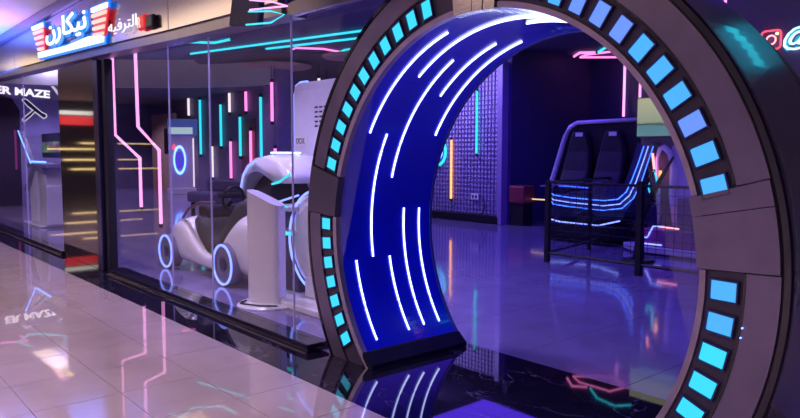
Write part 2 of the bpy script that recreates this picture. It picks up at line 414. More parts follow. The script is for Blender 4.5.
# light arcs on the tunnel lining: (depth, start angle, end angle)
def R_at(y): return 1.4432-(y-D0)*.0192-.006
ARC = [(3.28, 106, 149.2), (3.45, 76, 127.2), (3.62, 118.4, 164.4), (3.79, 107.1, 133.9), (3.96, 103.2, 149.2), (3.62, 62, 90.3),
       (3.45, 149.4, 190.3), (3.28, 190.8, 216.8), (3.62, 190.6, 215.9), (3.79, 175.0, 215.3), (3.96, 175.3, 215.3)]
for y, a0, a1 in list(ARC):
    if a0 > 95: ARC.append((y, 177-a1, 177-a0))
for y, a0, a1 in ARC:
    n = max(6, int(a1-a0)//2); r = R_at(y)
    pts = [(CX+r*math.cos(math.radians(a0+(a1-a0)*k/n)), y, CZ+r*math.sin(math.radians(a0+(a1-a0)*k/n))) for k in range(n+1)]
    obj('light_strip', tube(B(), pts, .0075, 6), narc, ring)
# light tiles
P = 5.63369
def ledmesh(idx):
    bm = B(); box(bm, -.058, .058, -.012, .004, -.0440, .0440); bmesh.ops.bevel(bm, geom=bm.edges[:], offset=.005, segments=1, affect='EDGES')
    me = bpy.data.meshes.new('light_tile'); bm.to_mesh(me); bm.free(); me.materials.append(LEDM[idx]); return me
lm = [ledmesh(i) for i in range(3)]
bm = B(); 
for q in ((-.066, -.058, -.052, .052), (.058, .066, -.052, .052), (-.058, .058, -.052, -.044), (-.058, .058, .044, .052)): box(bm, q[0], q[1], -.016, .004, q[2], q[3])
frm = bpy.data.meshes.new('tile_frame'); bm.to_mesh(frm); bm.free(); frm.materials.append(mat('tile frame blue', (.02, .02, .16), .3))
runs = [(161.45-P*k, 0) for k in range(11)] + [(179.13+P*k, 0) for k in range(7)]
runs += [(55.45+P*k, 1 if k > 1 else 2) for k in range(1, 5)] + [(55.45-P*k, [2, 2, 1, 1, 1, 2, 1, 1][k]) for k in range(8)] + [(-1.39-P*k, [1, 1, 0, 0, 0, 0, 0][k]) for k in range(7)]
for a, ix in runs:
    r = math.radians(a)
    o = bpy.data.objects.new('light_tile', lm[ix]); C.objects.link(o); o.parent = ring
    o.location = (CX+RL*math.cos(r), D0+.004, CZ+RL*math.sin(r)); o.rotation_euler = (0, -r, 0)
    f = bpy.data.objects.new('tile_frame', frm); C.objects.link(f); f.parent = o
for z, x in ((.835, -1.292), (.79, -1.305)):
    r = 1.66; a = math.asin((z-CZ)/r)
    obj('indicator_light', lathe(B(), [(0, -.004), (.0035, -.004), (.0035, .004), (0, .004)], (CX+r*math.cos(a), D0-.004, z), 10, 'y'), nblue, ring)

# ================================================================== SIGNS
def text_mesh(txt, size, ext, m, name, parent, loc, xdir, updir, shear=0, width=None, bold=.0, res=3, align='LEFT'):
    cu = bpy.data.curves.new(name, 'FONT'); cu.body = txt; cu.size = size; cu.extrude = ext; cu.resolution_u = res; cu.offset = bold; cu.shear = shear
    cu.align_x = align
    t = bpy.data.objects.new(name, cu); C.objects.link(t)
    dg = bpy.context.evaluated_depsgraph_get(); ev = t.evaluated_get(dg); me = bpy.data.meshes.new_from_object(ev)
    bpy.data.objects.remove(t); bpy.data.curves.remove(cu)
    me.materials.clear(); me.materials.append(m)
    xs_ = [v.co.x for v in me.vertices]
    if xs_:
        x0, x1 = min(xs_), max(xs_)
        s = (width/(x1-x0)) if width else 1
        for v in me.vertices: v.co.x = (v.co.x-x0)*s - (0 if align == 'LEFT' else (x1-x0)*s/2)
    o = bpy.data.objects.new(name, me); C.objects.link(o)
    x = Vector(xdir).normalized(); u = Vector(updir); u = (u-x*u.dot(x)).normalized(); n = x.cross(u)
    M = Matrix((x, u, n)).transposed().to_4x4(); M.translation = loc
    o.matrix_world = M
    if parent: o.parent = parent
    return o
SD = (1, 0, -.036)
def spr(x, z): return z-.036*(x+12.5)
sg = thing('shop_sign', 'blue haloed white Arabic channel letters with red stripe blocks on the shop fascia', 'sign')
# text plane slopes very slightly like the fascia
NIK = '\uFEE5\uFEAD\uFE8E\uFEDC\uFEF4\uFEE7'
text_mesh(NIK, .37, .008, signw, 'lettering', sg, (-11.50, 2.845, 3.30), SD, (0, 0, 1), width=1.95, bold=.004)
text_mesh(NIK, .37, .008, signb, 'letter_halo', sg, (-11.53, 2.885, 3.295), SD, (0, 0, 1), width=2.0, bold=.028)
bm = B(); prism(bm, [(-12.02, 3.10), (-9.0, 2.985), (-8.98, 3.05), (-9.5, 3.11), (-9.7, 3.07), (-12.05, 3.18)], 2.85, 2.89)
obj('underline_bar', bm, signw, sg)
bm = B(); prism(bm, [(-12.08, 3.07), (-8.96, 2.955), (-8.92, 3.10), (-9.5, 3.14), (-9.75, 3.11), (-12.1, 3.21)], 2.893, 2.91); obj('bar_halo', bm, signb, sg)
def stripes(x0, x1, zt, zb, dx0, dx1, n=4):
    H_ = (zt-zb)/(n+.6)
    for i in range(n+1):
        t0 = zt-i*H_; t1 = t0-H_*(.70 if i == 0 else .5)
        f0 = (zt-t0)/(zt-zb); f1 = (zt-t1)/(zt-zb)
        a0, a1 = x0+dx0*f0, x1+dx1*f0; b0, b1 = x0+dx0*f1, x1+dx1*f1
        obj('stripe', prism(B(), [(b0, t1), (b1, t1-.02), (a1, t0-.02), (a0, t0)], 2.85, 2.875), signw if i == 0 else signc, sg)
    bm = B(); f = .18
    prism(bm, [(x0+dx0-.02, zb), (x1+dx1+.03, zb-.02), (x1+dx1*f+.03, zt-H_*.85), (x0+dx0*f-.02, zt-H_*.85)], 2.878, 2.90); obj('stripe_backing', bm, signr, sg)
    bm = B(); prism(bm, [(x0-.03, zt-H_*.83), (x1+.03, zt-H_*.86), (x1+.03, zt+.01), (x0-.03, zt+.03)], 2.878, 2.90); obj('stripe_backing', bm, signb, sg)
stripes(-12.39, -11.74, 3.62, 3.20, .34, .0)
stripes(-9.36, -8.76, 3.445, 3.07, .05, -.20)
obj('mount_rail', box(B(), -12.2, -8.9, 2.91, 2.929, 3.2, 3.24), fascd, sg)
sg2 = thing('shop_sign', 'small white Arabic letters beside a red and black badge, right of the blue haloed sign', 'sign')
TAR = '\uFEEA\uFEF4\uFED3\uFEAE\uFE98\uFEDF\uFE8D'
text_mesh(TAR, .185, .006, glow('letter white', (.9, .92, 1), 1.1), 'lettering', sg2, (-8.74, 2.86, 3.055), SD, (0, 0, 1), width=.94, bold=-.001)
obj('red_badge', box(B(), -7.80, -7.60, 2.865, 2.925, 2.96, 3.12), signr, sg2, bevel=.02)
text_mesh('R', .16, .003, signc, 'badge_letter', sg2, (-7.77, 2.855, 2.985), SD, (0, 0, 1), width=.10, bold=.003)
obj('black_badge', box(B(), -7.59, -7.38, 2.87, 2.925, 2.95, 3.09), blk, sg2, bevel=.02)

# red camera icon and @ handle on a board seen past the right side of the ring
sb = thing('neon_handle_sign', 'neon sign of a red camera outline followed by blue lit @ and L', 'sign', (.012, 0, 0))
obj('board', box(B(), -2.75, .4, 6.06, 6.10, 2.15, 3.05), mat('violet board', (.10, .08, .26), .5), sb)
def rsq(cx, cz, s, r, y, n=5):
    pts = []
    for qx, qz, a in ((1, 1, 0), (-1, 1, 90), (-1, -1, 180), (1, -1, 270)):
        for k in range(n+1):
            t = math.radians(a+90*k/n); pts.append((cx+qx*(s-r)+r*math.cos(t), y, cz+qz*(s-r)+r*math.sin(t)))
    return pts
obj('icon_outline', tube(B(), rsq(-2.365, 2.535, .075, .03, 6.03), .0075, 6, True), nred, sb)
obj('icon_lens', tube(B(), [(-2.365+.036*math.cos(t*PI/8), 6.03, 2.535+.036*math.sin(t*PI/8)) for t in range(16)], .007, 6, True), glow('neon coral', (1, .30, .30), 3), sb)
obj('icon_dot', lathe(B(), [(0, -.006), (.012, -.006), (.012, .006), (0, .006)], (-2.32, 6.03, 2.582), 12, 'y'), glow('neon cream', (1, .8, .4), 2.5), sb)
text_mesh('@L', .20, .006, glow('neon white cyan', (.6, 1, 1), 2.2), 'lettering', sb, (-2.265, 6.02, 2.475), (1, 0, 0), (0, 0, 1), shear=.3, width=.30)
text_mesh('@L', .20, .002, glow('cyan halo', (0, .5, .75), .9), 'letter_halo', sb, (-2.275, 6.04, 2.47), (1, 0, 0), (0, 0, 1), shear=.3, width=.32, bold=.012)
obj('hanging_rod', tube(B(), [(-2.4, 6.08, 3.05), (-2.4, 6.08, 3.97)], .01), blk, sb); obj('hanging_rod', tube(B(), [(0, 6.08, 3.05), (0, 6.08, 3.97)], .01), blk, sb)

# ================================================================== NEON TUBES
def neon(name, pts, r, m_, label, group=None, closed=False, clips=True):
    t = thing(name, label, 'neon light', pts[0], 0, group)
    p0 = Vector(pts[0]); P_ = [Vector(p)-p0 for p in pts]
    obj('glow_tube', tube(B(), P_, r, 8, closed), m_, t)
    if clips and not closed:
        for p, q in ((P_[0], P_[1]), (P_[-1], P_[-2])):
            d = (q-p).normalized()
            obj('end_cap', tube(B(), [p-d*r*1.6, p+d*r*.6], r*1.15, 8), blk, t)
    return t
neon('neon_tube', [(-11.78, 3.9, 3.95), (-11.75, 3.9, 1.91), (-10.66, 3.9, 1.53), (-10.66, 3.9, .76)], .026, npinkw, 'left of the two pink zigzag tubes hanging behind the shop glass', 'pink zigzag tubes behind the glass')
neon('neon_tube', [(-10.75, 3.9, 3.95), (-10.70, 3.9, 2.01), (-9.89, 3.9, 1.65), (-9.89, 3.9, .56)], .026, npinkw, 'right of the two pink zigzag tubes, reaching lower behind the shop glass', 'pink zigzag tubes behind the glass')
bars = [(-28.57, 4.0, 3.2, 'w', 'leftmost hanging light bar on the far wall, short and white'),
 (-27.44, 3.87, 1.54, 'c', 'long cyan light bar beside the game cabinet'),
 (-25.56, 3.58, 1.87, 'c', 'mid-length cyan light bar between the short white and the long left cyan bars'),
 (-24.79, 3.98, 3.18, 'w', 'short white light bar high on the wall next to a short pink one'),
 (-23.47, 3.95, 3.16, 'p', 'short pink light bar high on the wall, near the long cyan bar'),
 (-23.96, 3.03, 1.48, 'c', 'low cyan light bar between two pink ones'),
 (-26.38, 1.93, .61, 'w', 'low warm white light bar just above the dark bench'),
 (-24.76, 2.11, .61, 'p', 'low pink light bar rising from the dark bench'),
 (-23.15, 2.48, .58, 'p', 'tall low pink light bar in front of a dark red panel'),
 (-22.37, 3.68, 1.45, 'c', 'longest cyan light bar, left of the round column')]
for x, z1, z0, c_, lab in bars:
    neon('light_bar', [(x, 12.60, z1), (x, 12.60, z0)], .052, {'w': nwhite, 'c': ncyan, 'p': npink}[c_], lab, 'vertical light bars in the arcade')
o = obj('wall_panel', box(B(), -24.0, -22.9, 12.66, 12.70, .5, 2.9), mat('dark red panel', (.20, .02, .07), .4), None, bevel=.01); tag(o, 'dark red panel on the far wall behind a tall pink light bar', 'panel')
# bars on and right of the column (stand on column face at Y 8.6)
for x, y, z1, z0, m_, lab in ((-14.72, 8.60, 3.34, 2.36, npink, 'pink light bar on the round column'), (-14.18, 9.6, 3.46, 2.50, nwhite, 'white light bar just right of the round column'),
                     (-14.6, 8.60, 1.75, 1.63, npink, 'tiny pink light bar low on the round column'), (-15.3, 10.6, 1.86, 1.66, nwhite, 'tiny white light bar above the racing pod canopy'),
                     (-18.0, 12.64, 3.72, 3.5, npink, 'pink light bar peeking over the white tower')):
    t_ = neon('light_bar', [(x, y, z1), (x, y, z0)], .036, m_, lab, 'vertical light bars in the arcade')
    obj('hanging_wire', tube(B(), [(0, 0, .05), (0, 0, 3.97-z1)], .006, 5), blk, t_)
# ceiling neons
cn = 'neon lines on the arcade ceiling'
neon('ceiling_neon', [(-15.6, 6.95, 3.93), (-10.59, 8.11, 3.93), (-7.5, 8.83, 3.93)], .024, ncyan, 'upper of the two long cyan ceiling lines', cn)
neon('ceiling_neon', [(-15.68, 7.36, 3.93), (-11.21, 8.59, 3.93), (-8.0, 9.4, 3.93)], .024, ncyan, 'lower of the two long cyan ceiling lines', cn)
neon('ceiling_neon', [(-13.84, 8.47, 3.93), (-13.18, 8.32, 3.93), (-12.9, 8.85, 3.93), (-13.0, 9.35, 3.93), (-13.5, 9.45, 3.93), (-14.06, 8.93, 3.93)], .022, npink, 'pink hexagon on the ceiling beside the long cyan lines', cn, True)
neon('ceiling_neon', [(-13.3, 9.5, 3.93), (-12.7, 9.3, 3.93), (-11.2, 9.6, 3.93)], .022, ncyan, 'short cyan line joined to the pink ceiling hexagon', cn)
neon('ceiling_neon', [(-9.91, 14.26, 3.93), (-9.54, 14.0, 3.93), (-8.7, 14.0, 3.93), (-8.6, 14.61, 3.93), (-9.3, 14.91, 3.93)], .024, npink, 'pink hexagon on the ceiling seen through the portal', cn, True)
for pts_, m_, lb in (([(-22.37, 4.46), (-23.14, 4.95), (-22.78, 5.37), (-22.18, 5.73), (-21.27, 5.43), (-21.34, 4.71)], ncyan, 'cyan hexagon on the ceiling above the game kiosk'),
        ([(-20.63, 4.2), (-21.27, 4.64), (-20.75, 5.24), (-20.29, 5.33), (-19.66, 4.91), (-20.15, 4.33)], npink, 'pink hexagon on the ceiling nearer the glass than the cyan one')):
    neon('ceiling_neon', [(x, y, 3.93) for x, y in pts_], .03, m_, lb, cn, True)
for pts_, m_, lb in (([(-22.59, 4.04), (-22.3, 4.71), (-23.21, 4.69)], npink, 'pink angled ceiling line left of the cyan hexagon'),
        ([(-20.06, 5.01), (-19.4, 5.08)], ncyan, 'short cyan ceiling line joined to the pink hexagon'),
        ([(-19.3, 5.06), (-18.56, 4.5), (-17.92, 4.54), (-17.87, 4.71)], npink, 'pink hooked ceiling line right of the pink hexagon'),
        ([(-14.04, 5.6), (-13.66, 5.75), (-14.03, 6.11), (-13.71, 6.66), (-13.06, 6.71)], ncyan, 'cyan angled ceiling line behind the middle glass panes'),
        ([(-20.49, 8.63), (-20.42, 9.09)], npink, 'short pink ceiling line near the far bulkhead'),
        ([(-9.93, 14.04), (-9.49, 13.63), (-9.2, 13.86)], npink, 'short pink angled ceiling line deep in the portal view'),
        ([(-9.13, 13.84), (-8.64, 13.38), (-8.1, 13.25), (-7.89, 13.59)], ncyan, 'cyan angled ceiling line deep in the portal view')):
    neon('ceiling_neon', [(x, y, 3.93) for x, y in pts_], .028, m_, lb, cn)
bz = 3.27
neon('ceiling_neon', [(-5.04, 10.9, 3.93), (-4.6, 10.5, 3.93), (-3.3, 10.4, 3.93), (-2.6, 10.9, 3.93), (-3.2, 11.5, 3.93), (-4.5, 11.5, 3.93)], .026, npinkw, 'pink hexagon on the ceiling above the camera and @ sign', cn, True)
neon('ceiling_neon', [(-4.2, 9.3, 3.93), (-3.0, 9.0, 3.93)], .026, ncyan, 'short cyan line on the ceiling near the portal crown', cn)
neon('ceiling_neon', [(-1.9, 6.9, 3.9), (-1.1, 7.9, 3.9), (-.9, 9.3, 3.9)], .05, glow('cyan reflection source', (.03, .75, .9), 5), 'added unseen cyan ceiling line right of the portal, there to reflect in its outer shell', cn)  # added out-of-view tube that puts the cyan reflection on the ring shell
neon('ceiling_neon', [(-3.6, 10.42, 3.93), (-3.1, 9.5, 3.93), (-1.5, 9.3, 3.93)], .034, ncyan, 'cyan line branching from the pink hexagon right of the portal', cn)
# mall ceiling neons outside (they show as the coloured hexagons in the polished floor)
mn = 'neon outlines on the mall ceiling'
def refl_pts(seq, z=3.77): return [(x, y, z) for x, y in seq]
MN = [
 ([(-8.9, 1.75), (-8.2, 2.0), (-7.75, 1.9)], npink, 'pink neon line on the mall ceiling in front of the fascia'),
]
# ------------------------------------------------------------------ blade sign in front of the fascia
o = thing('projecting_blade_sign', 'dark blue blade box projecting over the glass near the portal, pink and cyan neon edges', 'sign', (.17, 0, 0))
obj('box_body', prism(B(), [(-5.22, 2.60), (-4.76, 2.545), (-4.62, 3.4), (-4.98, 3.4)], 2.57, 2.62), mat('blade navy', (.012, .012, .07), .6), o, bevel=.01)
obj('pink_edge', tube(B(), [(-4.80, 2.53, 2.725), (-4.48, 2.53, 2.66), (-4.28, 2.53, 2.60)], .006, 6), npinkw, o)
obj('pink_edge', tube(B(), [(-4.80, 2.53, 2.655), (-4.28, 2.53, 2.60)], .006, 6), npinkw, o)
obj('cyan_edge', tube(B(), [(-4.82, 2.53, 2.645), (-4.50, 2.53, 2.60), (-4.32, 2.53, 2.55), (-4.50, 2.53, 2.52), (-4.86, 2.53, 2.555)], .007, 6), ncyan, o)
obj('hanger', tube(B(), [(-4.75, 2.6, 3.38), (-4.75, 2.6, 3.8)], .02), blk, o)

# ================================================================== mall side ceiling features (reflected)
for k_, (x0, x1, y0, y1) in enumerate(((-20.4, -17.6, 1.35, 1.85), (-13.4, -8.4, .25, 1.25), (-6.5, -1.5, -.6, -.3))):
    t = thing('cove_light', ['warm cove strip in the mall ceiling at the far left', 'warm cove strip in the middle of the mall ceiling', 'warm cove strip in the mall ceiling before the portal'][k_], 'ceiling light', ((x0+x1)/2, (y0+y1)/2, 3.8), 0, 'mall cove lights')
    hx, hy = (x1-x0)/2, (y1-y0)/2
    obj('diffuser', box(B(), -hx, hx, -hy, hy, -.02, -.002), warm, t); obj('frame', box(box(B(), -hx-.03, hx+.03, -hy-.03, -hy, -.03, 0), -hx-.03, hx+.03, hy, hy+.03, -.03, 0), steel, t)

op = thing('reflected_shopfront', 'unseen dark shopfront added down the mall, its warm strips and red and white bands there to reflect', 'shopfront', (-31, -2.6, 0))  # unseen, added for the streaks it mirrors into pilaster and glass
obj('facade', box(B(), -.2, 0, -3.6, 4.2, 0, 3.78), mat('dark facade', (.05, .04, .05), .4), op)
obj('sign_band', box(B(), .005, .06, -.75, .62, 2.80, 3.16), glow('red band', (1, .05, .06), 1.6), op)
obj('sign_band', box(B(), .005, .06, -.75, .62, 3.22, 3.38), glow('white band', (1, .95, .85), 1.8), op)
for z_, y0_, y1_ in ((2.0, -3.2, -.2), (1.75, -.9, 1.3), (1.3, -2.5, .5), (.9, -3.3, .2)): obj('shelf_light', box(B(), .005, .05, y0_, y1_, z_, z_+.07), glow('warm streak strip', (1, .66, .28), 2.6), op)  # glowing strips added for golden streaks in the reflections, no shelves here

# ================================================================== SHOP WINDOW LEFT: poster wall and kiosk
pw = thing('wall_poster', 'violet wall graphic with ER MAZE in glowing white capitals and a pair of toy blasters', 'poster')
PX = -23.59
obj('sheet', box(B(), PX-.005, PX+.005, 3.30, 6.6, 2.15, 3.93), mat('poster violet', (.40, .36, .74), .45, noise=.12, nscale=2), pw)
text_mesh('ER MAZE', .31, .004, glow('poster white', (1, .92, .95), 1.7), 'lettering', pw, (PX+.012, 4.38, 3.40), (0, 1, -.05), (0, 0, 1), width=1.50, bold=.010)
def pz(y0, z0, pts, m_, nm='emblem', d=0):
    bm = B(); prism(bm, [(y0+a, z0+b) for a, b in pts], PX+.006+d, PX+.014+d, 'yz'); obj(nm, bm, m_, pw)
white_p = glow('poster pale', (.85, .8, 1), .9); pdk = mat('poster dark', (.12, .05, .2), .5)
pz(5.08, 3.22, [(0, .0), (.05, .07), (.16, .03), (.55, -.33), (.70, -.40), (.70, -.50), (.60, -.56), (.34, -.36), (.16, -.20)], white_p, 'blaster_outline')
pz(5.08, 3.22, [(.03, .0), (.06, .04), (.15, .0), (.54, -.36), (.66, -.42), (.66, -.48), (.60, -.52), (.34, -.31), (.16, -.16)], pdk, 'blaster_body', .009)
pz(5.06, 2.62, [(.0, .0), (.06, -.08), (.28, .12), (.42, .28), (.34, .34), (.14, .16)], white_p, 'blaster_outline')
pz(5.06, 2.62, [(.03, .0), (.06, -.04), (.26, .14), (.38, .28), (.34, .30), (.15, .13)], pdk, 'blaster_body', .009)
pz(4.80, 3.72, [(0, 0), (.12, .14), (.26, .12), (.42, .0), (.34, -.02), (.22, .06), (.12, -.01)], white_p, 'crest')
pz(5.86, 3.72, [(0, .06), (.04, .10), (.24, -.14), (.26, -.30), (.20, -.22)], white_p, 'swoosh')
cu_ = thing('maze_doorway', 'dark maze doorway with magenta glow at the left edge of the shop window', 'doorway')
bm = B(); prism(bm, [(3.28, 0), (3.28, 3.33), (4.50, 3.33), (4.80, 3.25), (5.0, 2.9), (4.97, 0)], -23.597, -23.50, 'yz'); obj('curtain', bm, mat('curtain dark', (.03, .015, .05), .8), cu_)
obj('glow_strip', box(B(), -23.499, -23.48, 4.82, 4.88, 1.1, 2.3), glow('magenta dim', (.6, .05, .45), .35), cu_)
kx, ky = -16.6, 3.98
ki = thing('game_kiosk', 'white game kiosk with slanted blue light arms and a small screen behind the left glass', 'arcade machine', (-16.85, 4.05, 0), 0); ki.scale = (1.6, 1, 1)
obj('base', box(B(), -.45, .45, -.32, .32, 0, .05), white, ki, bevel=.015)
obj('column', box(B(), -.42, .0, -.18, .18, .05, 1.28), whitem, ki, bevel=.03)
bm = B(); prism(bm, [(.12, .05), (.5, .05), (.55, .9), (.42, 1.28), (.3, 1.15), (.18, .7)], -.2, .2); obj('curved_leg', bm, white, ki, bevel=.02)
obj('deck', box(B(), -.45, .72, -.26, .26, 1.28, 1.40), mat('kiosk grey', (.25, .23, .4), .3), ki, bevel=.03)
obj('deck_light', tube(B(), [(.0, -.27, 1.42), (.72, -.27, 1.42)], .018), nblue, ki)
scn = obj('screen', box(B(), -.40, .72, .10, .15, 1.50, 2.05), mat('kiosk bezel', (.06, .06, .14), .3), ki, bevel=.01)
scm = mat('kiosk screen image', (.02, .02, .03), .3); nt = scm.node_tree; b_ = nt.nodes['Principled BSDF']
v_ = nt.nodes.new('ShaderNodeTexVoronoi'); v_.inputs['Scale'].default_value = 9; tc_ = nt.nodes.new('ShaderNodeTexCoord'); nt.links.new(tc_.outputs['Object'], v_.inputs['Vector'])
nt.links.new(v_.outputs['Color'], b_.inputs['Emission Color']); b_.inputs['Emission Strength'].default_value = .28
obj('display', box(B(), -.34, .66, .090, .099, 1.62, 1.86), scm, ki)
for px_, pxe in ((-.62, .10),):
    bm = B(); box(bm, -.03, .03, -.05, .05, 0, 1.0, Matrix.Translation((.02, -.24, 1.36)) @ Matrix.Rotation(math.radians(-42), 4, 'Y'))
    obj('slanted_arm', bm, mat('kiosk bezel', (.06, .06, .14), .3), ki)
    bm = B(); box(bm, -.016, .016, -.06, -.052, 0, 1.0, Matrix.Translation((.02, -.24, 1.38)) @ Matrix.Rotation(math.radians(-42), 4, 'Y'))
    obj('arm_light', bm, nblue, ki)
bm = B(); box(bm, -.05, .05, -.04, .04, 0, .7, Matrix.Translation((-.05, -.22, 1.30)) @ Matrix.Rotation(math.radians(218), 4, 'Y')); obj('slanted_arm', bm, mat('kiosk grey', (.25, .23, .4), .3), ki)
bm = B(); box(bm, -.05, .05, -.04, .04, 0, .55, Matrix.Translation((.02, -.22, 1.30)) @ Matrix.Rotation(math.radians(100), 4, 'Y')); obj('slanted_arm', bm, mat('kiosk grey', (.25, .23, .4), .3), ki)

# ================================================================== CART (racing pod car) behind the glass
car = thing('ride_on_racer', 'white futuristic ride-on racer with blue ringed wheels and a dark open cockpit', 'ride', (-8.42, 4.22, 0))
def sup(x, yc, hw, z0, z1, n=20, e=.6):
    out = []
    for k in range(n):
        a = 2*PI*k/n; c_, s_ = math.cos(a), math.sin(a)
        out.append((x, yc+hw*math.copysign(abs(c_)**e, c_), (z0+z1)/2+(z1-z0)/2*math.copysign(abs(s_)**e, s_)))
    return out
bm = B()
secs = [(-1.32, .10, .22, .34), (-1.26, .26, .14, .48), (-1.12, .36, .10, .60), (-.92, .40, .09, .69), (-.70, .41, .08, .76), (-.52, .40, .08, .72), (-.36, .38, .08, .56), (-.15, .36, .08, .38),
        (.10, .36, .08, .30), (.35, .36, .08, .34), (.50, .38, .08, .50), (.68, .41, .08, .68), (.88, .42, .09, .84), (1.05, .42, .10, .92), (1.22, .40, .12, .90), (1.38, .34, .16, .78), (1.46, .2, .25, .6)]
loft(bm, [sup(x, 0, hw, z0, z1) for x, hw, z0, z1 in secs])
o = obj('body_shell', bm, white, car, smooth=True)
sb_ = o.modifiers.new('subd', 'SUBSURF'); sb_.levels = 1; sb_.render_levels = 1
# dark cockpit seat, windscreen frame
bm = B(); loft(bm, [sup(x, 0, hw, z0, z1, 14, .7) for x, hw, z0, z1 in ((-.50, .24, .45, .79), (-.30, .28, .38, .72), (0, .30, .25, .50), (.25, .30, .25, .52), (.45, .29, .3, .80), (.62, .25, .5, 1.02), (.74, .18, .6, 1.05))])
obj('cockpit_seat', bm, blk2, car, smooth=True)
bm = B(); tube(bm, [(-.72, -.30, .72), (-.45, -.33, .86), (-.1, -.33, .96), (.3, -.32, .98)], .022); obj('windscreen_frame', bm, mat('dark rose trim', (.14, .05, .10), .4), car)
bm = B(); tube(bm, [(-.72, .30, .72), (-.45, .33, .86), (-.1, .33, .96), (.3, .32, .98)], .022); obj('windscreen_frame', bm, mat('dark rose trim', (.14, .05, .10), .4), car)
obj('dashboard', box(B(), -.25, .05, -.30, .30, .76, .92), blk, car, bevel=.04)
obj('steering_column', tube(B(), [(-.05, -.02, .86), (.2, -.02, 1.0)], .03), blk, car)
sw = [Vector((.22+.05*math.cos(t*PI/10)*.6, -.02+.15*math.sin(t*PI/10), 1.02+.15*math.cos(t*PI/10))) for t in range(20)]
obj('steering_wheel', tube(B(), sw, .02, 8, True), blk, car)
for wx, r in ((-.93, .235), (.80, .255)):
    wh = obj('wheel', lathe(B(), [(0, -.06), (r*.78, -.06), (r*.80, -.075), (r, -.07), (r*1.02, -.02), (r, .08), (0, .08)], (wx, -.40, r+.01), 40, 'y'), mat('wheel hub', (.16, .14, .26), .25, coat=.4), car)
    obj('light_ring', tube(B(), [(wx+r*.93*math.cos(t*PI/20), -.480, r+.01+r*.93*math.sin(t*PI/20)) for t in range(40)], .015, 6, True), nbluew, wh)
    obj('hub_disc', lathe(B(), [(0, -.02), (r*.30, -.015), (r*.30, .01), (0, .01)], (wx, -.468, r+.01), 24, 'y'), mat('hub dark', (.04, .03, .09), .3), wh)
    w2 = obj('wheel', lathe(B(), [(0, -.06), (r, -.06), (r, .06), (0, .06)], (wx, .40, r+.01), 32, 'y'), mat('wheel hub', (.16, .14, .26), .25), car)
obj('nose_slot', box(B(), -1.30, -1.24, -.12, .12, .28, .33), blk, car)

# info pillar
pi_ = thing('info_pillar', 'tall white slant-topped pillar on a round foot in front of the racer', 'pillar stand', (-6.42, 3.66, 0), math.radians(22))
bm = B(); secs = []
for z in (.03, .5, 1.0, 1.14):
    s = []
    for k in range(28):
        a = 2*PI*k/28; c_, s_ = math.cos(a), math.sin(a); x = .21*math.copysign(abs(c_)**.45, c_); y = .10*math.copysign(abs(s_)**.6, s_)
        s.append((x, y, z+(-.16*x/.21*.5 if z > 1.1 else 0)))
    secs.append(s)
obj('shaft', loft(bm, secs), white, pi_, smooth=False)
obj('foot', lathe(B(), [(0, 0), (.33, 0), (.33, .012), (.30, .03), (0, .03)], (.02, 0, 0), 40), white, pi_)
obj('cable', tube(B(), [(-.16, -.14, .05), (-.19, -.20, .035), (-.16, -.24, .035), (.1, -.24, .035), (.26, -.16, .035)], .010, 6), blk, pi_)
obj('side_light', box(B(), .205, .215, -.05, .05, .1, 1.02), glow('pale violet lit', (.4, .3, 1), .5), pi_)

# disc wheel ride
dw = thing('disc_simulator', 'white disc simulator edged with blue light, half hidden behind the portal', 'arcade machine', (-6.0, 4.05, 0))
obj('base', prism(B(), [(-.62, -.35), (.5, -.35), (.7, 0), (.5, .4), (-.5, .4), (-.72, 0)], 0, .07, 'xy'), white, dw, bevel=.015)
di = obj('disc', lathe(B(), [(0, -.05), (.40, -.05), (.50, -.02), (.53, .03), (.50, .08), (0, .08)], (0, 0, .68), 48, 'y'), white, dw)
obj('edge_light', tube(B(), [(.535*math.cos(t*PI/28), -.03, .68+.535*math.sin(t*PI/28)) for t in range(56)], .014, 6, True), nbluew, di)
obj('foot_block', box(B(), -.2, .3, -.06, .12, .07, .3), white, dw, bevel=.02)
obj('shelf', box(B(), -.80, -.35, -.16, .2, .98, 1.03), white, dw, bevel=.012)
obj('shelf', box(B(), -.80, -.35, -.16, .2, .72, .77), white, dw, bevel=.012)
obj('shelf_light', tube(B(), [(-.80, -.165, 1.035), (-.35, -.165, 1.035)], .009, 6), ncyan, dw)
obj('shelf_light', tube(B(), [(-.50, -.165, .745), (-.30, -.165, .745)], .02, 6), ncyan, dw)
obj('machine_body', box(B(), -.79, -.42, .0, .34, .07, .98), mat('dark machine', (.03, .03, .08), .3), dw, bevel=.01)
obj('tower_post', box(B(), -.40, -.30, .14, .34, .07, 1.36), white, dw, bevel=.02)

# VR pod with canopy
vp = thing('racing_pod', 'white domed racing pod with blue lit canopy rim and black bucket seat', 'arcade machine', (-8.62, 5.22, 0))
bm = B(); secs = []
